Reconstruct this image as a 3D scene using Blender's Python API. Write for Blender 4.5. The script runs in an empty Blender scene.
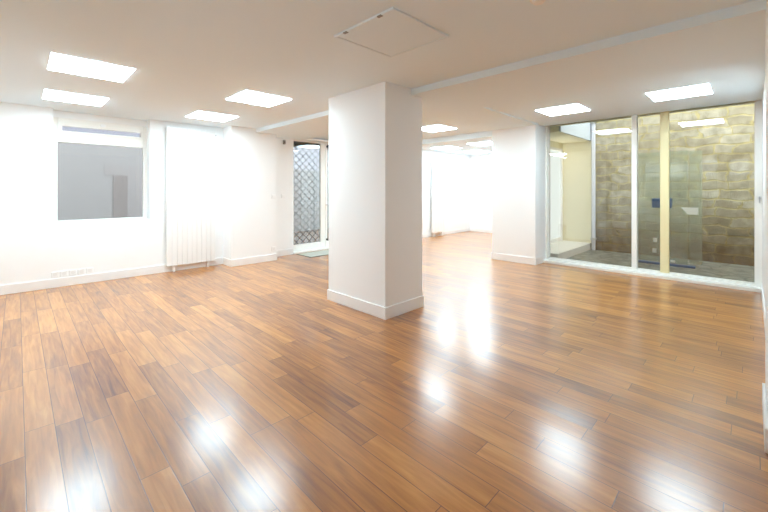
import bpy, bmesh, math, random
from mathutils import Vector, Matrix
random.seed(7)
sc = bpy.context.scene
COL = sc.collection

# ------------------------------------------------------------------ levels (metres); X runs along the left wall, Y towards it
CAM_Z = 1.40
H = 2.575          # main ceiling
H_BEAM = 2.505     # underside of the dropped beam
H2 = 2.612         # ceiling between the beam and the back room
H_BAY = 2.635      # ceiling of the bay in front of the patio window
YL = 7.065         # left wall face
XG = 7.40          # glass plane of the patio window

# ------------------------------------------------------------------ materials
def mat(name):
    m = bpy.data.materials.new(name); m.use_nodes = True
    nt = m.node_tree; nt.nodes.clear()
    out = nt.nodes.new('ShaderNodeOutputMaterial')
    return m, nt, out

def N(nt, typ, **kw):
    n = nt.nodes.new(typ)
    for k, v in kw.items():
        if k.startswith('i_'):
            n.inputs[k[2:].replace('_', ' ')].default_value = v
        else:
            setattr(n, k, v)
    return n

def paint(name, col, rough=0.6, spec=0.3, bump=0.0, scale=60, metallic=0.0, var=0.0):
    m, nt, out = mat(name)
    p = N(nt, 'ShaderNodeBsdfPrincipled')
    p.inputs['Base Color'].default_value = (*col, 1)
    p.inputs['Roughness'].default_value = rough
    p.inputs['Specular IOR Level'].default_value = spec
    p.inputs['Metallic'].default_value = metallic
    tc = N(nt, 'ShaderNodeTexCoord')
    no = N(nt, 'ShaderNodeTexNoise'); no.inputs['Scale'].default_value = scale; no.inputs['Detail'].default_value = 4
    nt.links.new(tc.outputs['Object'], no.inputs['Vector'])
    if bump:
        b = N(nt, 'ShaderNodeBump'); b.inputs['Strength'].default_value = bump; b.inputs['Distance'].default_value = 0.004
        nt.links.new(no.outputs['Fac'], b.inputs['Height']); nt.links.new(b.outputs['Normal'], p.inputs['Normal'])
    if var:
        n2 = N(nt, 'ShaderNodeTexNoise'); n2.inputs['Scale'].default_value = 3.0; n2.inputs['Detail'].default_value = 6
        nt.links.new(tc.outputs['Object'], n2.inputs['Vector'])
        mx = N(nt, 'ShaderNodeMix', data_type='RGBA')
        mx.inputs['A'].default_value = (*[c * (1 - var) for c in col], 1)
        mx.inputs['B'].default_value = (*[min(1, c * (1 + var)) for c in col], 1)
        nt.links.new(n2.outputs['Fac'], mx.inputs['Factor'])
        nt.links.new(mx.outputs['Result'], p.inputs['Base Color'])
    nt.links.new(p.outputs['BSDF'], out.inputs['Surface'])
    return m

def emis(name, col, strength):
    m, nt, out = mat(name)
    e = N(nt, 'ShaderNodeEmission'); e.inputs['Color'].default_value = (*col, 1); e.inputs['Strength'].default_value = strength
    nt.links.new(e.outputs['Emission'], out.inputs['Surface'])
    return m

def glass(name, tint=(1, 1, 1), ior=1.6, haze=0.0, hazecol=(.8, .8, .8)):
    m, nt, out = mat(name)
    t = N(nt, 'ShaderNodeBsdfTransparent'); t.inputs['Color'].default_value = (*tint, 1)
    g = N(nt, 'ShaderNodeBsdfGlossy'); g.inputs['Roughness'].default_value = 0.0
    f = N(nt, 'ShaderNodeFresnel'); f.inputs['IOR'].default_value = ior
    base = t.outputs['BSDF']
    if haze:
        d = N(nt, 'ShaderNodeBsdfDiffuse'); d.inputs['Color'].default_value = (*hazecol, 1)
        mh = N(nt, 'ShaderNodeMixShader'); mh.inputs['Fac'].default_value = haze
        nt.links.new(t.outputs['BSDF'], mh.inputs[1]); nt.links.new(d.outputs['BSDF'], mh.inputs[2])
        base = mh.outputs['Shader']
    mx = N(nt, 'ShaderNodeMixShader')
    nt.links.new(f.outputs['Fac'], mx.inputs['Fac'])
    nt.links.new(base, mx.inputs[1]); nt.links.new(g.outputs['BSDF'], mx.inputs[2])
    nt.links.new(mx.outputs['Shader'], out.inputs['Surface'])
    return m

def mk_floor():
    m, nt, out = mat('hardwood planks')
    L = nt.links.new
    tc = N(nt, 'ShaderNodeTexCoord')
    sp = N(nt, 'ShaderNodeSeparateXYZ'); L(tc.outputs['Object'], sp.inputs[0])
    def M(op, a, b=None, c=None):
        n = N(nt, 'ShaderNodeMath', operation=op)
        for i, v in enumerate((a, b, c)):
            if v is None: continue
            if isinstance(v, (int, float)): n.inputs[i].default_value = v
            else: L(v, n.inputs[i])
        return n.outputs[0]
    W, LEN = 0.13, 0.98
    x = M('DIVIDE', M('SUBTRACT', sp.outputs['X'], 0.03), W)
    row = M('FLOOR', x); fx = M('FRACT', x)
    wn = N(nt, 'ShaderNodeTexWhiteNoise', noise_dimensions='1D'); L(row, wn.inputs['W'])
    y = M('ADD', M('DIVIDE', sp.outputs['Y'], LEN), M('MULTIPLY', wn.outputs['Value'], 13.7))
    idx = M('FLOOR', y); fy = M('FRACT', y)
    cv = N(nt, 'ShaderNodeCombineXYZ'); L(row, cv.inputs[0]); L(idx, cv.inputs[1])
    w2 = N(nt, 'ShaderNodeTexWhiteNoise', noise_dimensions='3D'); L(cv.outputs[0], w2.inputs['Vector'])
    # grain stretched along Y, shifted per plank
    gv = N(nt, 'ShaderNodeCombineXYZ')
    L(M('MULTIPLY', sp.outputs['X'], 34), gv.inputs[0])
    L(M('ADD', M('MULTIPLY', sp.outputs['Y'], 2.6), M('MULTIPLY', w2.outputs['Value'], 57)), gv.inputs[1])
    L(M('MULTIPLY', w2.outputs['Value'], 91), gv.inputs[2])
    g1 = N(nt, 'ShaderNodeTexNoise'); g1.inputs['Scale'].default_value = 1.0; g1.inputs['Detail'].default_value = 6; g1.inputs['Distortion'].default_value = 0.6
    L(gv.outputs[0], g1.inputs['Vector'])
    g2v = N(nt, 'ShaderNodeCombineXYZ')
    L(M('MULTIPLY', sp.outputs['X'], 9), g2v.inputs[0])
    L(M('ADD', M('MULTIPLY', sp.outputs['Y'], 1.6), M('MULTIPLY', w2.outputs['Value'], 31)), g2v.inputs[1])
    L(M('MULTIPLY', w2.outputs['Value'], 47), g2v.inputs[2])
    g2 = N(nt, 'ShaderNodeTexNoise'); g2.inputs['Scale'].default_value = 1.0; g2.inputs['Detail'].default_value = 3
    L(g2v.outputs[0], g2.inputs['Vector'])
    tone = M('ADD', M('ADD', M('MULTIPLY', w2.outputs['Value'], 0.46), M('MULTIPLY', M('SUBTRACT', g1.outputs['Fac'], 0.5), 1.15)),
             M('ADD', M('MULTIPLY', M('SUBTRACT', g2.outputs['Fac'], 0.5), 0.55), 0.29))
    cr = N(nt, 'ShaderNodeValToRGB'); L(tone, cr.inputs['Fac'])
    e = cr.color_ramp.elements
    e[0].position = 0.0; e[0].color = (FL[0][0], FL[0][1], FL[0][2], 1)
    e[1].position = 1.0; e[1].color = (FL[3][0], FL[3][1], FL[3][2], 1)
    for pos, c in ((0.35, FL[1]), (0.68, FL[2])):
        k = e.new(pos); k.color = (*c, 1)
    # joints
    ex = M('MULTIPLY', M('MINIMUM', fx, M('SUBTRACT', 1.0, fx)), W)
    ey = M('MULTIPLY', M('MINIMUM', fy, M('SUBTRACT', 1.0, fy)), LEN)
    ed = M('MINIMUM', ex, ey)
    mr = N(nt, 'ShaderNodeMapRange'); mr.inputs['From Min'].default_value = 0.0007; mr.inputs['From Max'].default_value = 0.0024
    L(ed, mr.inputs['Value'])
    mx = N(nt, 'ShaderNodeMix', data_type='RGBA'); mx.inputs['A'].default_value = (0.06, 0.028, 0.015, 1)
    L(mr.outputs['Result'], mx.inputs['Factor']); L(cr.outputs['Color'], mx.inputs['B'])
    # each board lies a hair off level
    rv = N(nt, 'ShaderNodeVectorMath', operation='SUBTRACT'); L(w2.outputs['Color'], rv.inputs[0]); rv.inputs[1].default_value = (.5, .5, .5)
    rs = N(nt, 'ShaderNodeVectorMath', operation='MULTIPLY'); L(rv.outputs[0], rs.inputs[0]); rs.inputs[1].default_value = (.016, .010, 0)
    bp = N(nt, 'ShaderNodeBump'); bp.inputs['Strength'].default_value = 0.08; bp.inputs['Distance'].default_value = 0.002
    L(M('ADD', mr.outputs['Result'], M('MULTIPLY', g1.outputs['Fac'], 0.25)), bp.inputs['Height'])
    ad = N(nt, 'ShaderNodeVectorMath', operation='ADD'); L(bp.outputs['Normal'], ad.inputs[0]); L(rs.outputs[0], ad.inputs[1])
    nm = N(nt, 'ShaderNodeVectorMath', operation='NORMALIZE'); L(ad.outputs[0], nm.inputs[0])
    p = N(nt, 'ShaderNodeBsdfPrincipled')
    L(mx.outputs['Result'], p.inputs['Base Color']); L(nm.outputs[0], p.inputs['Normal'])
    p.inputs['Specular IOR Level'].default_value = FLOOR_SPEC
    L(M('ADD', FLOOR_ROUGH, M('MULTIPLY', M('SUBTRACT', g2.outputs['Fac'], .5), 0.10)), p.inputs['Roughness'])
    p.inputs['Coat Weight'].default_value = 0.95; p.inputs['Coat Roughness'].default_value = COAT_ROUGH; p.inputs['Coat IOR'].default_value = 1.6
    L(nm.outputs[0], p.inputs['Coat Normal'])
    L(p.outputs['BSDF'], out.inputs['Surface'])
    return m

def mk_stone():
    m, nt, out = mat('coursed rubble stone')
    L = nt.links.new
    tc = N(nt, 'ShaderNodeTexCoord')
    mp = N(nt, 'ShaderNodeMapping'); mp.inputs['Rotation'].default_value = (0, math.radians(-90), math.radians(-90))
    sp = N(nt, 'ShaderNodeSeparateXYZ'); L(tc.outputs['Object'], sp.inputs[0])
    cb = N(nt, 'ShaderNodeCombineXYZ'); L(sp.outputs['Y'], cb.inputs[0]); L(sp.outputs['Z'], cb.inputs[1])
    ns = N(nt, 'ShaderNodeTexNoise'); ns.inputs['Scale'].default_value = 3.4; ns.inputs['Detail'].default_value = 3; L(tc.outputs['Object'], ns.inputs['Vector'])
    sv = N(nt, 'ShaderNodeVectorMath', operation='SUBTRACT'); L(ns.outputs['Color'], sv.inputs[0]); sv.inputs[1].default_value = (.5, .5, .5)
    mv = N(nt, 'ShaderNodeVectorMath', operation='MULTIPLY'); L(sv.outputs[0], mv.inputs[0]); mv.inputs[1].default_value = (.34, .16, 0)
    av = N(nt, 'ShaderNodeVectorMath', operation='ADD'); L(cb.outputs[0], av.inputs[0]); L(mv.outputs[0], av.inputs[1])
    br = N(nt, 'ShaderNodeTexBrick'); L(av.outputs[0], br.inputs['Vector'])
    br.inputs['Scale'].default_value = 1.0; br.inputs['Brick Width'].default_value = 0.46; br.inputs['Row Height'].default_value = 0.175
    br.inputs['Mortar Size'].default_value = 0.016; br.inputs['Mortar Smooth'].default_value = 0.35; br.offset = 0.37; br.squash = 0.7; br.squash_frequency = 3
    br.inputs['Color1'].default_value = (0.36, 0.325, 0.24, 1); br.inputs['Color2'].default_value = (0.53, 0.51, 0.44, 1)
    br.inputs['Mortar'].default_value = (0.52, 0.46, 0.25, 1)
    br.inputs['Bias'].default_value = 0.0
    n2 = N(nt, 'ShaderNodeTexNoise'); n2.inputs['Scale'].default_value = 7; n2.inputs['Detail'].default_value = 8; L(tc.outputs['Object'], n2.inputs['Vector'])
    cr = N(nt, 'ShaderNodeValToRGB'); cr.color_ramp.elements[0].position = .3; cr.color_ramp.elements[0].color = (.62, .60, .53, 1)
    cr.color_ramp.elements[1].position = .7; cr.color_ramp.elements[1].color = (1.05, 1.04, 1.0, 1); L(n2.outputs['Fac'], cr.inputs['Fac'])
    mx = N(nt, 'ShaderNodeMix', data_type='RGBA', blend_type='MULTIPLY'); mx.inputs['Factor'].default_value = 1
    L(br.outputs['Color'], mx.inputs['A']); L(cr.outputs['Color'], mx.inputs['B'])
    # darker, browner stones near the ground with an irregular edge
    zz = N(nt, 'ShaderNodeMath', operation='ADD'); L(sp.outputs['Z'], zz.inputs[0])
    n3 = N(nt, 'ShaderNodeMath', operation='MULTIPLY'); L(ns.outputs['Fac'], n3.inputs[0]); n3.inputs[1].default_value = 0.9; L(n3.outputs[0], zz.inputs[1])
    mr = N(nt, 'ShaderNodeMapRange'); mr.inputs['From Min'].default_value = 0.55; mr.inputs['From Max'].default_value = 1.75
    mr.inputs['To Min'].default_value = 0.0; mr.inputs['To Max'].default_value = 1.0; L(zz.outputs[0], mr.inputs['Value'])
    m2 = N(nt, 'ShaderNodeMix', data_type='RGBA', blend_type='MULTIPLY'); m2.inputs['Factor'].default_value = 1
    dc = N(nt, 'ShaderNodeMix', data_type='RGBA'); dc.inputs['A'].default_value = (.42, .34, .24, 1); dc.inputs['B'].default_value = (1, 1, 1, 1)
    L(mr.outputs['Result'], dc.inputs['Factor'])
    L(mx.outputs['Result'], m2.inputs['A']); L(dc.outputs['Result'], m2.inputs['B'])
    p = N(nt, 'ShaderNodeBsdfPrincipled'); p.inputs['Roughness'].default_value = .9; p.inputs['Specular IOR Level'].default_value = .15
    L(m2.outputs['Result'], p.inputs['Base Color'])
    b = N(nt, 'ShaderNodeBump'); b.inputs['Strength'].default_value = .5; b.inputs['Distance'].default_value = .03
    h = N(nt, 'ShaderNodeMath', operation='SUBTRACT'); L(n2.outputs['Fac'], h.inputs[0]); L(br.outputs['Fac'], h.inputs[1])
    L(h.outputs[0], b.inputs['Height']); L(b.outputs['Normal'], p.inputs['Normal'])
    L(p.outputs['BSDF'], out.inputs['Surface'])
    return m

def mk_slate():
    m, nt, out = mat('wet slate paving')
    L = nt.links.new
    tc = N(nt, 'ShaderNodeTexCoord')
    vo = N(nt, 'ShaderNodeTexVoronoi', feature='DISTANCE_TO_EDGE'); vo.inputs['Scale'].default_value = 2.6; L(tc.outputs['Object'], vo.inputs['Vector'])
    n2 = N(nt, 'ShaderNodeTexNoise'); n2.inputs['Scale'].default_value = 5; n2.inputs['Detail'].default_value = 8; L(tc.outputs['Object'], n2.inputs['Vector'])
    cr = N(nt, 'ShaderNodeValToRGB'); cr.color_ramp.elements[0].position = .3; cr.color_ramp.elements[0].color = (.07, .075, .06, 1)
    cr.color_ramp.elements[1].position = .72; cr.color_ramp.elements[1].color = (.27, .285, .235, 1); L(n2.outputs['Fac'], cr.inputs['Fac'])
    mr = N(nt, 'ShaderNodeMapRange'); mr.inputs['From Min'].default_value = .01; mr.inputs['From Max'].default_value = .04; L(vo.outputs['Distance'], mr.inputs['Value'])
    mx = N(nt, 'ShaderNodeMix', data_type='RGBA'); mx.inputs['A'].default_value = (.07, .07, .06, 1); L(mr.outputs['Result'], mx.inputs['Factor']); L(cr.outputs['Color'], mx.inputs['B'])
    p = N(nt, 'ShaderNodeBsdfPrincipled'); p.inputs['Roughness'].default_value = .45; L(mx.outputs['Result'], p.inputs['Base Color'])
    L(p.outputs['BSDF'], out.inputs['Surface'])
    return m

FL = [(0.155, 0.049, 0.011), (0.36, 0.128, 0.022), (0.53, 0.208, 0.038), (0.67, 0.305, 0.068)]
FLOOR_SPEC, FLOOR_ROUGH, COAT_ROUGH = 0.30, 0.36, 0.215
PANEL = 27.0

M_WALL = paint('white wall paint', (0.915, 0.93, 0.935), 0.7, 0.2, 0.05, 90)  # faint blue in the white, also set against the warm floor bounce
M_CEIL = paint('bounce cancelling ceiling white', (0.825, 0.925, 0.98), 0.8, 0.15, 0.04, 90)  # blue put into the white to cancel warm light bounced off the floor
M_GLOSS = paint('white gloss paint', (0.88, 0.885, 0.885), 0.3, 0.5)
M_ENAMEL = paint('white enamel', (0.88, 0.88, 0.87), 0.3, 0.5)
M_PLASTIC = paint('white plastic', (0.90, 0.91, 0.91), 0.35, 0.5)
M_GREY = paint('grey plastic', (0.30, 0.30, 0.29), 0.5)  # mid grey of the hatch catches and alarm sensor body
M_WELL = paint('light grey plastic', (0.84, 0.84, 0.835), 0.5)
M_DARK = paint('dark grey plastic', (0.05, 0.05, 0.05), 0.5)
M_PVC = paint('cream white window frame', (0.88, 0.87, 0.83), 0.55, 0.25)
M_FLOOR = mk_floor()
M_PANEL = emis('lit diffuser', (0.73, 0.925, 1.02), PANEL)
M_BATTEN = emis('lit tube', (1.0, 0.98, 0.93), 14.0)
M_GLOWDOOR = emis('glowing door panel', (0.95, 1.0, 0.95), 0.85)  # glow added to the courtyard door panel to brighten it
M_TRIM = paint('white lamp trim', (0.85, 0.85, 0.84), 0.5)
M_HATCH = paint('hatch paint', (0.79, 0.885, 0.935), 0.6)  # blue mixed in like the ceiling's, to offset pinkish light from the floor
M_GLASS = glass('clear glass', (0.98, 0.99, 0.97), 1.72)
M_GLASS2 = glass('grey glass', (0.93, 0.94, 0.94), 1.6)
M_STONE = mk_stone()
M_SLATE = mk_slate()
M_CREAM = paint('cream render', (0.86, 0.81, 0.62), 0.85, 0.1, 0.2, 40, var=0.04)
M_CREAMPOST = paint('pale yellow paint', (0.83, 0.74, 0.44), 0.5, 0.4)
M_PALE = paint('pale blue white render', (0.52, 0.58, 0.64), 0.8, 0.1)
M_PIPE = paint('pale lilac grey metal', (0.66, 0.69, 0.78), 0.35, 0.5)
M_LEDGE = paint('pale stone', (0.66, 0.65, 0.60), 0.7, 0.2, 0.3, 30, var=0.12)
M_STEEL = paint('steel', (0.55, 0.55, 0.56), 0.3, 0.5, metallic=1.0)
M_GALV = paint('dark painted steel', (0.15, 0.155, 0.16), 0.5, 0.4)
M_CASE = paint('dark grille housing', (0.07, 0.07, 0.07), 0.5)
M_MAT = paint('grey green carpet', (0.53, 0.54, 0.48), 0.95, 0.05, 0.6, 300, var=0.1)
M_MATEDGE = paint('dark rubber edge', (0.13, 0.14, 0.12), 0.7)
M_STREETWALL = paint('grey render', (0.205, 0.203, 0.197), 0.9, 0.1, 0.2, 20, var=0.06)
M_DOORREFL = paint('brown doorway reflection', (0.155, 0.143, 0.135), 0.7, 0.2, var=0.06)
M_DOORREFL2 = paint('pale doorway reflection', (0.195, 0.188, 0.182), 0.7, 0.2, var=0.06)
M_SHUTTER = paint('pale grey shutter', (0.20, 0.212, 0.205), 0.6, 0.3, var=0.05)
M_ASPHALT = paint('street asphalt', (0.10, 0.097, 0.09), 0.9, 0.1, 0.4, 50, var=0.2)
M_PAVING = paint('pale street paving', (0.74, 0.74, 0.73), 0.9, 0.1, 0.3, 30, var=0.1)  # whitened so the unseen rear paving bounces daylight up to the ceiling
M_SCREEN = glass('pale green translucent sheet', (0.92, 0.96, 0.91), 1.5, 0.16, (0.80, 0.86, 0.74))
M_BLUE = paint('blue plastic', (0.03, 0.09, 0.22), 0.5, 0.4)
M_MATTEWHITE = paint('matte white', (0.92, 0.92, 0.90), 0.6, 0.2)

# ------------------------------------------------------------------ mesh helpers
def add_box(bm, lo, hi):
    x0, y0, z0 = lo; x1, y1, z1 = hi
    v = [bm.verts.new(p) for p in ((x0,y0,z0),(x1,y0,z0),(x1,y1,z0),(x0,y1,z0),(x0,y0,z1),(x1,y0,z1),(x1,y1,z1),(x0,y1,z1))]
    for f in ((0,3,2,1),(4,5,6,7),(0,1,5,4),(1,2,6,5),(2,3,7,6),(3,0,4,7)):
        bm.faces.new([v[i] for i in f])

def add_cyl(bm, p0, p1, r, n=16, r2=None):
    p0, p1 = Vector(p0), Vector(p1); d = p1 - p0
    q = Vector((0, 0, 1)).rotation_difference(d.normalized())
    r2 = r if r2 is None else r2
    a = [bm.verts.new(p0 + q @ Vector((r*math.cos(2*math.pi*i/n), r*math.sin(2*math.pi*i/n), 0))) for i in range(n)]
    b = [bm.verts.new(p1 + q @ Vector((r2*math.cos(2*math.pi*i/n), r2*math.sin(2*math.pi*i/n), 0))) for i in range(n)]
    for i in range(n):
        j = (i+1) % n
        bm.faces.new((a[i], a[j], b[j], b[i]))
    bm.faces.new(list(reversed(a))); bm.faces.new(b)

def add_prism(bm, pts, d):
    """pts: outline of 3-D points, d: extrusion vector"""
    d = Vector(d)
    a = [bm.verts.new(Vector(p)) for p in pts]; b = [bm.verts.new(Vector(p) + d) for p in pts]
    n = len(pts)
    bm.faces.new(list(reversed(a))); bm.faces.new(b)
    for i in range(n):
        j = (i+1) % n
        bm.faces.new((a[i], a[j], b[j], b[i]))

def obj(name, bm, m, parent=None, bevel=0.0, smooth=False):
    bmesh.ops.recalc_face_normals(bm, faces=bm.faces)
    if bevel:
        es = [e for e in bm.edges if e.is_manifold and e.calc_face_angle(0) > 0.6]
        bmesh.ops.bevel(bm, geom=es, offset=bevel, segments=2, profile=0.5, affect='EDGES')
    me = bpy.data.meshes.new(name); bm.to_mesh(me); bm.free()
    if smooth:
        for p in me.polygons: p.use_smooth = True
    me.materials.append(m)
    o = bpy.data.objects.new(name, me); COL.objects.link(o)
    if parent: o.parent = parent
    return o

def boxes(name, lst, m, parent=None, bevel=0.0):
    bm = bmesh.new()
    for lo, hi in lst: add_box(bm, lo, hi)
    return obj(name, bm, m, parent, bevel)

def tag(o, label, cat, group=None, kind=None):
    o['label'] = label; o['category'] = cat
    if group: o['group'] = group
    if kind: o['kind'] = kind
    return o

def struct(name, lst, m, label, cat, bevel=0.0):
    return tag(boxes(name, lst, m, None, bevel), label, cat, None, 'structure')

def empty(name, loc):
    o = bpy.data.objects.new(name, None); COL.objects.link(o); o.location = loc; o.empty_display_size = .1
    return o

def copy_tree(o, parent=None):
    c = o.copy(); COL.objects.link(c)
    if parent: c.parent = parent
    for ch in [k for k in bpy.data.objects if k.parent == o and k != c]:
        copy_tree(ch, c)
    return c

# ------------------------------------------------------------------ the room shell
XR, YN = -0.95, -1.25          # wall behind the camera, wall to the right of the camera
T = 0.25
struct('floor', [((XR-T, YN-T, -0.12), (7.46, 7.45, 0)), ((7.46, 3.40, -0.12), (11.2, 7.45, 0))], M_FLOOR,
       'glossy reddish brown hardwood plank floor across the whole room', 'floor')
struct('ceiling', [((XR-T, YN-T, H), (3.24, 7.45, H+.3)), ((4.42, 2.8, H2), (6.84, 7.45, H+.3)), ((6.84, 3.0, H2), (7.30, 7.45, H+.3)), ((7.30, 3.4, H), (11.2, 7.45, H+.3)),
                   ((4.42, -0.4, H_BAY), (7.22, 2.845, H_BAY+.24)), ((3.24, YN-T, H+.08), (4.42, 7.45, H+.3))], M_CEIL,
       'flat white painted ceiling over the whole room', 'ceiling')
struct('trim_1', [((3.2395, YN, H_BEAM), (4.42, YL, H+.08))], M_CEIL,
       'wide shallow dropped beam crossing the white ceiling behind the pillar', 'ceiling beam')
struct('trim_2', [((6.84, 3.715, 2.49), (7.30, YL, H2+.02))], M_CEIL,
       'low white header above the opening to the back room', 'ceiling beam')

# left wall: window recess, then the projecting pier, then the glazed door
WX0, WX1, WZ = 0.364, 1.56, 0.905
DX0, DX1, DZ = 4.27, 6.15, 2.53
W2 = 7.45
struct('wall_left', [((XR-T, YL, 0), (WX0, W2, H)), ((WX0, YL, 0), (WX1, W2, WZ)), ((WX1, YL, 0), (DX0, W2, H)),
                     ((DX0, YL, DZ), (DX1, W2, H)), ((DX1, YL, 0), (7.30, W2, H))], M_WALL,
       'long white wall on the left with the window and the glazed door', 'wall')
struct('wall_left_pier', [((2.76, 6.70, 0), (3.66, YL, H))], M_WALL, 'white projecting pier of the left wall between radiator and glazed door', 'wall')
struct('wall_back_left', [((7.30, 6.80, 0), (11.2, 7.45, H))], M_WALL, 'white left wall of the back room beyond the pillar', 'wall')
struct('wall_back', [((10.94, 3.4, 0), (11.2, 6.80, H))], M_WALL, 'white end wall of the back room', 'wall')
struct('wall_back_right', [((7.30, 3.40, 0), (10.94, 3.60, H))], M_WALL, 'white right wall of the back room behind the wall pier', 'wall')
struct('wall_pier', [((6.83, 2.84, 0), (7.30, 3.72, 2.80)), ((7.30, 2.84, 0), (7.46, 3.60, 2.80))], M_WALL,
       'white wall pier between the back room opening and the patio window', 'wall')
struct('wall_right', [((3.46, -0.45, 0), (7.46, -0.11, 2.9)), ((2.83, YN-T, 0), (3.46, -0.0665, H)), ((XR-T, YN-T, 0), (2.83, YN, H))], M_WALL,
       'white wall at the far right edge beside the patio window', 'wall')
RV = [(0.00, 0.52, .95, 2.42), (0.72, 1.24, .95, 2.42), (1.42, 2.72, .95, 2.42)]       # window openings behind the camera
rw = [((XR-T, YN, 0), (XR, 0.0, H)), ((XR-T, 0, 0), (XR, 2.72, 0.95)), ((XR-T, 0, 2.42), (XR, 2.72, H)),
      ((XR-T, .52, .95), (XR, .72, 2.42)), ((XR-T, 1.24, .95), (XR, 1.42, 2.42)), ((XR-T, 2.72, 0), (XR, YL, H))]
struct('wall_rear', rw, M_WALL, 'white wall behind the camera with three windows', 'wall')
for i, (a, b, za, zb) in enumerate(RV):
    w = empty('window_%d' % (3 + i), (XR, (a+b)/2, za)); w['kind'] = 'structure'
    tag(w, ['narrow window behind the camera nearest the right wall', 'narrow middle window behind the camera', 'wide window behind the camera'][i], 'window')
    L = lambda p: (p[0]-XR, p[1]-(a+b)/2, p[2]-za)
    fr = [((XR-.16, a, za), (XR-.09, b, za+.06)), ((XR-.16, a, zb-.06), (XR-.09, b, zb)), ((XR-.16, a, za+.06), (XR-.09, a+.05, zb-.06)), ((XR-.16, b-.05, za+.06), (XR-.09, b, zb-.06))]
    boxes('window_frame', [(L(p), L(q)) for p, q in fr], M_PVC, w)
    boxes('pane', [(L((XR-.13, a+.05, za+.06)), L((XR-.12, b-.05, zb-.06)))], M_GLASS2, w)

# the free-standing square pillar
p = tag(boxes('pillar', [((2.815, 2.795, 0), (3.445, 3.815, H))], M_WALL), 'big white square pillar standing in the middle of the room', 'pillar', None, 'structure')

# baseboards: a flat board with a slightly rounded top
BH, BT = 0.131, 0.015
def base(name, segs, label):
    struct(name, segs, M_GLOSS, label, 'baseboard', 0.004)
base('baseboard_pillar', [((2.80, 2.78, 0), (2.815, 3.83, BH)), ((2.815, 2.78, 0), (3.46, 2.795, BH)), ((3.445, 2.795, 0), (3.46, 3.83, BH)), ((2.815, 3.815, 0), (3.445, 3.83, BH))],
     'white baseboard wrapped round the foot of the pillar')
base('baseboard_left', [((XR, YL-BT, 0), (2.76, YL, BH)), ((2.745, 6.70, 0), (2.76, YL-BT, BH)), ((2.745, 6.685, 0), (3.675, 6.70, BH)),
                        ((3.66, 6.70, 0), (3.675, YL-BT, BH)), ((3.675, YL-BT, 0), (DX0-.02, YL, BH)), ((DX1+.02, YL-BT, 0), (7.3, YL, BH))],
     'white baseboard along the left wall and round its projecting pier')
base('baseboard_pier', [((6.815, 2.825, 0), (6.83, 3.735, BH)), ((6.83, 2.825, 0), (7.15, 2.84, BH)), ((6.83, 3.72, 0), (7.30, 3.735, BH))],
     'white baseboard round the wall pier left of the patio window')
base('baseboard_back', [((7.30, 6.785, 0), (10.94, 6.80, .10)), ((10.925, 3.6, 0), (10.94, 6.785, .10))], 'white baseboard at the foot of the back room walls')
base('baseboard_right', [((2.815, -0.60, 0), (2.83, -0.0515, BH)), ((2.83, -.0665, 0), (3.46, -0.0515, BH)), ((3.46, -.11, 0), (3.475, -0.0515, BH)), ((3.475, -.11, 0), (7.15, -.095, BH))],
     'white baseboard at the foot of the wall on the far right')

# ------------------------------------------------------------------ left window (white frame, transom, grey view)
w = empty('window_1', (0, 0, 0)); tag(w, 'white framed window with a narrow transom in the left wall', 'window', None, 'structure')
YF = 7.25
boxes('window_frame', [((WX0, YF, WZ), (0.425, YF+.07, 2.475)), ((1.505, YF, WZ), (WX1, YF+.07, 2.475)),
                       ((.425, YF, WZ), (1.505, YF+.07, .945)), ((.425, YF, 2.39), (1.505, YF+.07, 2.475)), ((.425, YF, 2.11), (1.505, YF+.07, 2.275))], M_PVC, w, .006)
boxes('transom_sash', [((.425, YF-.012, 2.255), (1.505, YF+.03, 2.285)), ((.425, YF-.012, 2.355), (1.505, YF+.03, 2.40)), ((.425, YF-.012, 2.285), (.475, YF+.03, 2.355)), ((1.465, YF-.012, 2.285), (1.505, YF+.03, 2.355))], M_PVC, w, .004)
boxes('pane', [((.425, YF+.04, .945), (1.505, YF+.05, 2.11)), ((.425, YF+.04, 2.285), (1.505, YF+.05, 2.355))], M_GLASS2, w)
boxes('roller_case', [((WX0, YF-.01, 2.475), (WX1, YF+.12, H))], M_PLASTIC, w, .004)
boxes('latch', [((.93, YF-.035, 2.395), (.99, YF-.010, 2.43))], M_PLASTIC, w, .004)
boxes('window_sill', [((WX0+.001, YL+.001, WZ-.012), (WX1-.001, YF+.0, WZ+.006))], M_GLOSS, w)
boxes('window_handle', [((.385, YF-.05, 1.24), (.405, YF, 1.26)), ((.385, YF-.055, 1.20), (.405, YF-.035, 1.31))], M_PVC, w, .004)

# ------------------------------------------------------------------ glazed double door with its security grille
d = empty('door_1', (0, 0, 0)); tag(d, 'white framed glazed double door in the left wall behind the pillar', 'door', None, 'structure')
YD = 7.235
boxes('door_frame', [((DX0, YD-.03, 0), (4.305, YD+.07, DZ)), ((DX1-.04, YD-.03, 0), (DX1, YD+.07, DZ)), ((DX0, YD-.03, DZ-.012), (DX1, YD+.07, DZ)), ((DX0, YL-.02, 0), (DX1, YD+.07, .03))], M_PVC, d, .004)
def leaf(x0, x1, stl, str_):
    lf = boxes('door_leaf', [((x0, YD, .03), (x0+stl, YD+.05, DZ-.012)), ((x1-str_, YD, .03), (x1, YD+.05, DZ-.012)),
                        ((x0+stl, YD, .03), (x1-str_, YD+.05, .167)), ((x0+stl, YD, DZ-.03), (x1-str_, YD+.05, DZ-.012))], M_PVC, d, .004)
    boxes('pane', [((x0+stl, YD+.02, .167), (x1-str_, YD+.03, DZ-.03))], M_GLASS2, lf)
    return lf
leaf(4.305, 5.235, .010, .13)
lf2 = leaf(5.24, 6.11, .06, .06)
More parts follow.
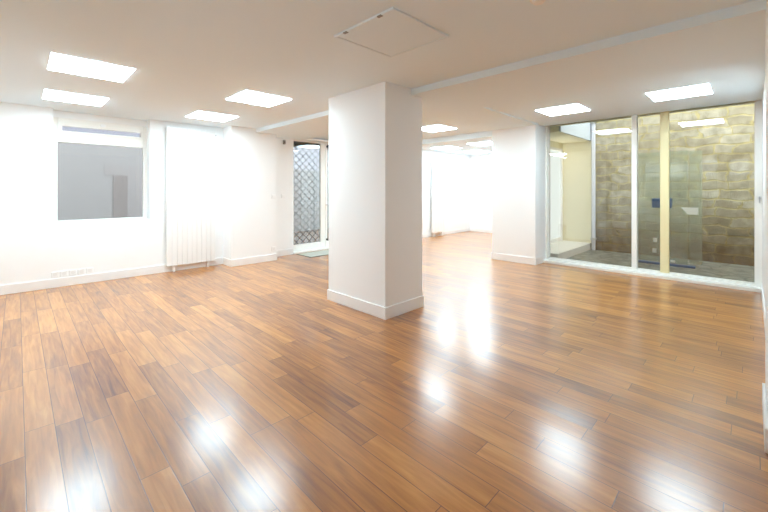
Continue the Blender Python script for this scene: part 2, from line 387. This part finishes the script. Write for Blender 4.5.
bm = bmesh.new(); add_cyl(bm, (5.265, YD, 1.05), (5.265, YD-.05, 1.05), .012); add_cyl(bm, (5.265, YD-.05, 1.05), (5.37, YD-.05, 1.05), .011)
obj('door_handle', bm, M_STEEL, lf2, smooth=True)
boxes('door_stop', [((5.26, YD-.035, .19), (5.30, YD, .235))], M_DARK, lf2, .004)
boxes('door_closer', [((5.27, YD-.04, 2.42), (5.40, YD, 2.47))], M_DARK, lf2, .004)

g = empty('security_grille', (DX0, 7.38, 0))
tag(g, 'grey steel lattice security grille closed outside the glazed door', 'security grille')
GX0, GX1, GZ0, GZ1 = DX0+.005, DX1-.005, .02, 2.41
bm = bmesh.new()
pitch_x, pitch_z = .175, .165
def lattice_bar(p, q):
    p, q = Vector(p), Vector(q)
    t = (q-p).normalized(); nrm = Vector((-t.z, 0, t.x)) * .008
    add_prism(bm, [p+nrm, q+nrm, q-nrm, p-nrm], (0, .006, 0))
k = pitch_z / pitch_x
for sgn in (1, -1):
    c = GZ0 - (GX1-GX0)*k*2
    while c < GZ1 + (GX1-GX0)*k*2:
        # z = c + sgn*k*(x-GX0), clipped to the opening
        ts = []
        for x in (GX0, GX1):
            ts.append((x, c + sgn*k*(x-GX0)))
        (xa, za), (xb, zb) = ts
        lo, hi = GZ0+.01, GZ1
        def cl(xa, za, xb, zb):
            t0, t1 = 0.0, 1.0
            dz = zb-za
            for b, s in ((lo, 1), (hi, -1)):
                f0 = s*(za-b); f1 = s*(zb-b)
                if f0 < 0 and f1 < 0: return None
                if f0 < 0: t0 = max(t0, f0/(f0-f1))
                elif f1 < 0: t1 = min(t1, f0/(f0-f1))
            return t0, t1
        r = cl(xa, za, xb, zb)
        if r and r[1]-r[0] > .02:
            P = lambda t: (xa+(xb-xa)*t - DX0, .0 + (0 if sgn > 0 else .007), za+(zb-za)*t)
            lattice_bar(P(r[0]), P(r[1]))
        c += pitch_z
obj('lattice', bm, M_GALV, g)
boxes('housing', [((GX0-DX0, -.05, GZ1-.02), (GX1-DX0, .05, DZ-.005))], M_CASE, g, .005)
boxes('bottom_bar', [((GX0-DX0, -.015, 0), (GX1-DX0, .02, .05))], M_GALV, g)
boxes('guide_rail', [((GX0-DX0-.001, -.02, .05), (GX0-DX0+.025, .03, GZ1-.02))], M_GALV, g)
boxes('guide_rail', [((GX1-DX0-.025, -.02, .05), (GX1-DX0, .03, GZ1-.02))], M_GALV, g)

m_ = empty('doormat', (4.29, 6.44, 0)); tag(m_, 'grey green doormat on the floor before the glazed door', 'doormat')
boxes('pile', [((.015, .015, .001), (1.385, .515, .014))], M_MAT, m_, .003)
boxes('border', [((0, 0, 0), (1.40, .53, .008))], M_MATEDGE, m_)

# ------------------------------------------------------------------ patio window and what lies outside
w = empty('window_2', (0, 0, 0)); tag(w, 'floor to ceiling white framed patio window on the right', 'window', None, 'structure')
VL, VR = 2.84, -0.11
boxes('window_frame', [((7.30, VL-.035, .0), (7.46, VL, 2.74)), ((7.30, VR, 0), (7.46, -.045, 2.74)), ((7.30, VR, 2.70), (7.46, VL, 2.78)), ((7.30, -.045, .0), (7.46, VL-.035, .072))], M_PVC, w, .004)
boxes('window_sill', [((7.17, VR, 0), (7.32, VL, .045))], M_PVC, w, .004)
boxes('mullion', [((7.34, 1.352, .072), (7.45, 1.428, 2.70))], M_PVC, w, .005)
boxes('sash', [((7.36, -.045, .072), (7.42, -.035, 2.70)), ((7.36, 2.795, .072), (7.42, 2.805, 2.70)), ((7.36, 1.428, .072), (7.42, 2.795, .085)), ((7.36, -.035, .072), (7.42, 1.352, .085))], M_PVC, w)
boxes('pane', [((XG-.003, 1.428, .085), (XG+.003, 2.795, 2.70))], M_GLASS, w)
boxes('pane', [((XG-.003, -.035, .085), (XG+.003, 1.352, 2.70))], M_GLASS, w)
boxes('window_handle', [((7.285, -.095, 1.27), (7.302, -.075, 1.31)), ((7.27, -.092, 1.22), (7.287, -.078, 1.31))], M_STEEL, w, .003)

struct('trim_3', [((7.22, -.45, 2.78), (7.60, 3.4, 4.3)), ((7.46, -.45, 2.66), (7.56, 2.84, 2.78))], M_CREAM, 'cream outer lintel above the patio window', 'lintel')
struct('courtyard_ground', [((7.46, -2.2, -.14), (9.60, 3.4, -.005))], M_SLATE, 'damp grey slate paving of the little courtyard', 'paving')
struct('courtyard_wall', [((9.60, -2.4, -.14), (9.95, 2.67, 4.8))], M_STONE, 'rough grey stone wall with yellowish joints across the courtyard', 'stone wall')
struct('courtyard_side_wall', [((7.46, -2.4, -.14), (9.60, -2.2, 3.3)), ((7.46, -2.2, -.14), (7.60, -.45, 3.1))], M_CREAM, 'cream rendered wall closing the courtyard on the right', 'wall')
# the covered recess on the left of the courtyard
struct('courtyard_recess', [((9.60, 2.67, -.14), (9.95, 3.6, 4.8)),
                            ((7.46, 3.32, 0), (8.30, 3.40, 2.56)), ((9.54, 3.32, 0), (9.60, 3.40, 2.56)), ((8.30, 3.32, 2.41), (9.54, 3.40, 2.56)),
                            ((7.60, 2.69, 2.56), (9.60, 3.40, 2.66))], M_CREAM, 'cream rendered recess left of the stone wall in the courtyard', 'recess')
struct('courtyard_fascia', [((7.60, 2.66, 2.56), (9.60, 2.70, 4.3)), ((7.60, 2.70, 2.66), (9.60, 3.40, 4.3))], M_PALE, 'pale bluish fascia above the cream courtyard recess', 'fascia')
struct('courtyard_ledge', [((7.47, 2.67, -.005), (9.60, 3.40, .15))], M_LEDGE, 'pale stone step in front of the cream courtyard recess', 'step', .01)
dd = empty('door_2', (0, 0, 0)); tag(dd, 'white glazed door in the cream courtyard recess', 'door', None, 'structure')
boxes('door_frame', [((8.30, 3.29, .15), (8.36, 3.36, 2.41)), ((9.46, 3.29, .15), (9.54, 3.36, 2.41)), ((8.36, 3.29, 2.34), (9.46, 3.36, 2.41)), ((8.36, 3.29, .15), (9.46, 3.36, .25))], M_PVC, dd, .004)
boxes('door_panel', [((8.36, 3.315, .25), (9.46, 3.345, 2.34))], M_GLOWDOOR, dd)  # panel glows by itself; no lit room is built behind it
b = empty('batten_lamp', (8.5, 3.285, 2.20)); tag(b, 'lit white tube lamp across the white door in the courtyard recess', 'lamp')
boxes('lamp_body', [((0, .0, .0), (1.0, .03, .06))], M_PLASTIC, b, .003)
boxes('tube', [((.02, -.02, .015), (.98, 0, .04))], M_BATTEN, b, .006)
pp = empty('drainpipe', (9.52, 2.60, -.005)); tag(pp, 'pale lilac grey drainpipe at the corner of the stone wall', 'drainpipe')
boxes('pipe', [((-.04, -.035, 0), (.04, .035, 3.85))], M_PIPE, pp, .012)
boxes('bracket', [((-.06, -.045, .24), (.075, .05, .29))], M_STEEL, pp, .005)
boxes('bracket', [((-.06, -.045, 2.95), (.075, .05, 3.0))], M_STEEL, pp, .005)
bm = bmesh.new(); add_box(bm, (7.33, .922, .072), (7.388, 1.037, 2.70))
o = tag(obj('post', bm, M_CREAMPOST, None, .008), 'pale yellow square post standing in the patio window on its bottom rail', 'post', None, 'thing')

s = empty('pale_screen', (8.55, 0, -.005)); tag(s, 'pale green translucent screen with a blue foot against the stone wall', 'screen')  # unidentified pale shape, built as translucent sheets with blue and white marks
boxes('sheet', [((0, .80, .06), (.012, 1.60, 2.12))], M_SCREEN, s)
boxes('sheet', [((.16, .62, .06), (.172, .80, 2.12))], M_SCREEN, s)
boxes('foot_rail', [((-.03, .70, 0), (.06, 1.64, .04))], M_BLUE, s, .01)
boxes('blue_block', [((-.07, 1.03, 1.07), (.05, 1.33, 1.25))], M_BLUE, s, .02)
boxes('patch', [((-.008, 1.255, .42), (0, 1.315, .50))], M_MATTEWHITE, s, .003)
boxes('patch', [((-.008, 1.265, .22), (0, 1.325, .30))], M_MATTEWHITE, s, .003)
boxes('patch', [((-.008, .985, .07), (0, 1.055, .11))], M_MATTEWHITE, s, .003)
bm = bmesh.new(); add_prism(bm, [(-.012, .90, 1.09), (-.012, .66, 1.09), (-.012, .66, .965), (-.012, .81, .965)], (.010, 0, 0))
obj('white_patch', bm, M_MATTEWHITE, s)

# the street beyond the left wall and behind the camera
struct('street_ground', [((-9, 7.45, -.42), (16, 22, -.30))], M_ASPHALT, 'dark street paving outside the glazed door', 'street')
struct('street_ground_rear', [((-9, -9, -.42), (XR-T, 7.45, -.30))], M_PAVING, 'pale street paving outside the windows behind the camera', 'street')
hb = empty('street_building', (0, 13, -.30)); tag(hb, 'grey rendered building seen through the left window', 'building', None, 'structure')
boxes('facade', [((-6, 0, 0), (4.6, 1.5, 3.12))], M_STREETWALL, hb)
boxes('door', [((1.96, -.02, 0), (2.30, .0, 2.12))], M_DOORREFL, hb)  # stands in for a doorway reflected in the left window
boxes('door', [((2.30, -.015, 0), (3.10, .0, 2.12))], M_DOORREFL2, hb)
boxes('band', [((1.75, -.012, 2.12), (4.6, 0, 2.42))], M_DOORREFL2, hb)  # lighter band of the same stood-in doorway reflection
M_FAR = paint('pale lilac sky backdrop', (0.19, 0.193, 0.22), 0.9, 0.1)
M_FAR2 = paint('pale blue backdrop', (0.27, 0.285, 0.305), 0.9, 0.1)
struct('sky_backdrop_lilac', [((-8, 17, -.4), (5.5, 18, 12))], M_FAR, 'pale lilac backdrop in place of sky behind the grey street building', 'building')  # slab added in place of the over-bright sky above the grey building
struct('sky_backdrop_blue', [((5.5, 17, -.4), (17, 18, 12))], M_FAR2, 'pale blue backdrop in place of sky behind the shuttered wall', 'building')  # slab added in place of the over-bright sky above the shutter
struct('added_wall_rear', [((-9.4, -9, -.4), (-9, 16, 2.1))], M_ASPHALT, 'unseen low dark wall added behind the camera to cut the window reflections', 'wall')  # unseen, height chosen to cut the lower part of the rear window reflections
struct('added_building_rear', [((-16, -12, -.4), (-14, 20, 9))], M_FAR2, 'unseen pale building added behind the camera to dim the window reflections', 'building')  # unseen, added to keep the rear window reflections dimmer than open sky
hs = empty('street_shutter', (8.6, 13, -.30)); tag(hs, 'pale grey shuttered wall seen through the security grille', 'shutter', None, 'structure')
lst = [((-2.6, .0, 0), (4.5, .4, 2.52))]
for i in range(8):
    lst.append(((-.45, -.012, .01 + i*.3), (2.6, 0, .30 + i*.3)))
boxes('slats', lst, M_SHUTTER, hs, .004)
boxes('side_pier', [((-2.6, -.10, 0), (-.5, 0, 2.52))], M_STREETWALL, hs)

# ------------------------------------------------------------------ ceiling light panels
def make_light(label):
    r = empty('ceiling_light', (0, 0, 0))
    h = .31; d = .300
    boxes('frame', [((-h, -h, -.005), (h, h, 0))], M_TRIM, r, .002)
    boxes('diffuser', [((-d, -d, -.011), (d, d, -.005))], M_PANEL, r, .003)
    return r
L0 = make_light('')
spots = [
 (0.51, 4.51, H, 'lit square ceiling panel nearest the left picture edge, largest on the left'),
 (0.53, 6.10, H, 'lit square ceiling panel just above the left window'),
 (2.20, 4.48, H, 'lit square ceiling panel nearest the left side of the pillar'),
 (2.20, 6.08, H, 'lit square ceiling panel above the white radiator on the left wall'),
 (5.95, 2.05, H_BAY, 'lit square ceiling panel over the left half of the patio window'),
 (5.95, .645, H_BAY, 'lit square ceiling panel over the right half of the patio window'),
 (5.81, 4.39, H2, 'lit square ceiling panel just right of the pillar before the back room'),
 (5.81, 5.85, H2, 'lit square ceiling panel behind the pillar facing the glazed door'),
 (8.45, 6.00, H, 'lit square ceiling panel in the back room above its radiator'),
 (8.35, 4.78, H, 'lit square ceiling panel in the back room nearest the wall pier'),
 (10.0, 5.95, H, 'lit square ceiling panel deepest in the back room by its far corner'),
]
for i, (x, y, z, lab) in enumerate(spots):
    o = L0 if i == 0 else copy_tree(L0)
    o.location = (x, y, z)
    tag(o, lab, 'ceiling light', 'lit ceiling panels')

# access hatch, smoke detector
a = empty('ceiling_hatch', (2.012, 1.93, H)); tag(a, 'unlit square access hatch in the ceiling in front of the pillar', 'hatch')
h = .31; t = .022
boxes('frame', [((-h, -h, -.016), (h, -h+t, 0)), ((-h, h-t, -.016), (h, h, 0)), ((-h, -h+t, -.016), (-h+t, h-t, 0)), ((h-t, -h+t, -.016), (h, h-t, 0))], M_HATCH, a, .003)
boxes('panel', [((-h+t+.002, -h+t+.002, -.011), (h-t-.002, h-t-.002, 0))], M_HATCH, a)
boxes('catch', [((-h-.002, .16, -.020), (-h+.02, .20, -.012))], M_GREY, a, .002)
boxes('catch', [((-h-.002, -.20, -.020), (-h+.02, -.16, -.012))], M_GREY, a, .002)
sd = empty('smoke_detector', (2.26, .92, H)); tag(sd, 'small round white detector on the ceiling at the top picture edge', 'smoke detector')
bm = bmesh.new(); add_cyl(bm, (0, 0, -.012), (0, 0, 0), .05, 32); obj('base', bm, M_PLASTIC, sd)
bm = bmesh.new(); add_cyl(bm, (0, 0, -.030), (0, 0, -.012), .030, 32, .042); obj('head', bm, M_PLASTIC, sd)

# ------------------------------------------------------------------ tall white radiators
def radiator(name, x0, x1, yf, ywall, z0, z1, n, label):
    r = empty(name, (x0, yf, 0)); tag(r, label, 'radiator', 'tall white radiators')
    w = (x1-x0)/n
    for i in range(n):
        bm = bmesh.new(); add_box(bm, (i*w+.001, 0, z0), ((i+1)*w-.001, .03, z1)); obj('tube', bm, M_ENAMEL, r, .004)
    for z in (z0+.03, z1-.09):
        boxes('manifold', [((0.01, .028, z), (x1-x0-.01, .055, z+.06))], M_ENAMEL, r, .008)
    for f in (.15, .85):
        x = (x1-x0)*f
        boxes('leg', [((x-.018, .012, 0), (x+.018, .05, z0+.05))], M_ENAMEL, r, .004)
    for f in (.2, .8):
        x = (x1-x0)*f
        boxes('wall_bracket', [((x-.02, .05, z1-.30), (x+.02, ywall-yf-.002, z1-.24))], M_ENAMEL, r)
    bm = bmesh.new(); add_cyl(bm, (x1-x0-.02, .045, z1-.06), (x1-x0+.035, .045, z1-.06), .013); obj('bleed_valve', bm, M_STEEL, r, smooth=True)
    return r
radiator('radiator', 1.79, 2.585, 6.985, YL, .10, 2.47, 10, 'tall white panel radiator between the left window and the wall pier')
radiator('radiator', 8.72, 9.34, 6.69, 6.80, .11, 2.30, 8, 'tall white panel radiator on the back room wall beyond the pillar')

# ------------------------------------------------------------------ sockets, switches, sensor
def plate(name, loc, w, hh, label, cat, group, inner):
    r = empty(name, loc); tag(r, label, cat, group)
    boxes('plate', [((-w/2, -.010, -hh/2), (w/2, 0, hh/2))], M_PLASTIC, r, .003)
    if inner == 'socket':
        bm = bmesh.new(); add_cyl(bm, (0, -.0115, 0), (0, -.009, 0), w*.30, 20); o = obj('well', bm, M_WELL, r)
    else:
        boxes('rocker', [((-w*.3, -.016, -hh*.3), (w*.3, -.009, hh*.3))], M_PLASTIC, r, .002)
    return r
ORD = ['white wall socket under the window, farthest left of the row', 'white wall socket second from the left in the row under the window', 'white wall socket in the middle of the row under the window',
       'white wall socket second from the right in the row under the window', 'white wall socket under the window, nearest the radiator']
for i in range(5):
    plate('wall_socket', (.385 + i*.098, YL, .185), .08, .08, ORD[i], 'socket', 'row of sockets under the window', 'socket')
plate('light_switch', (3.60, 6.70, 1.27), .085, .085, 'white light switch on the projecting wall pier beside the glazed door', 'switch', 'light switches', 'switch')
plate('wall_socket', (3.60, 6.70, .235), .085, .085, 'white wall socket low on the projecting pier beside the glazed door', 'socket', None, 'socket')
plate('light_switch', (4.02, YL, 1.27), .085, .085, 'white light switch on the narrow wall next to the glazed door frame', 'switch', 'light switches', 'switch')
sn = empty('alarm_detector', (4.03, YL, 2.42)); tag(sn, 'small dark alarm sensor high on the wall left of the glazed door', 'sensor')
boxes('body', [((-.022, -.05, -.045), (.022, 0, .045))], M_GREY, sn, .008)
boxes('lens', [((-.014, -.056, -.02), (.014, -.048, .015))], M_DARK, sn, .003)
# ------------------------------------------------------------------ daylight
wd = bpy.data.worlds.new('overcast'); sc.world = wd; wd.use_nodes = True
bg = wd.node_tree.nodes['Background']; bg.inputs['Color'].default_value = (0.90, 0.945, 1.0, 1); bg.inputs['Strength'].default_value = 6.5

# ------------------------------------------------------------------ camera: level, 17 mm, shifted down
cd = bpy.data.cameras.new('camera'); cam = bpy.data.objects.new('camera', cd); COL.objects.link(cam)
cd.sensor_width = 36; cd.sensor_fit = 'HORIZONTAL'; cd.lens = 36*367/768
cd.shift_y = -(256-190)/768; cd.clip_start = .02; cd.clip_end = 200
cam.location = (0, 0, CAM_Z); cam.rotation_euler = (math.radians(90), 0, math.radians(-45))
sc.camera = cam
sc.view_settings.view_transform = 'Standard'; sc.view_settings.look = 'None'; sc.view_settings.gamma = 1
sc.view_settings.exposure = 0.17
sc.cycles.use_denoising = True
sc.cycles.max_bounces = 12; sc.cycles.diffuse_bounces = 8; sc.cycles.transparent_max_bounces = 16
sc.cycles.caustics_reflective = False
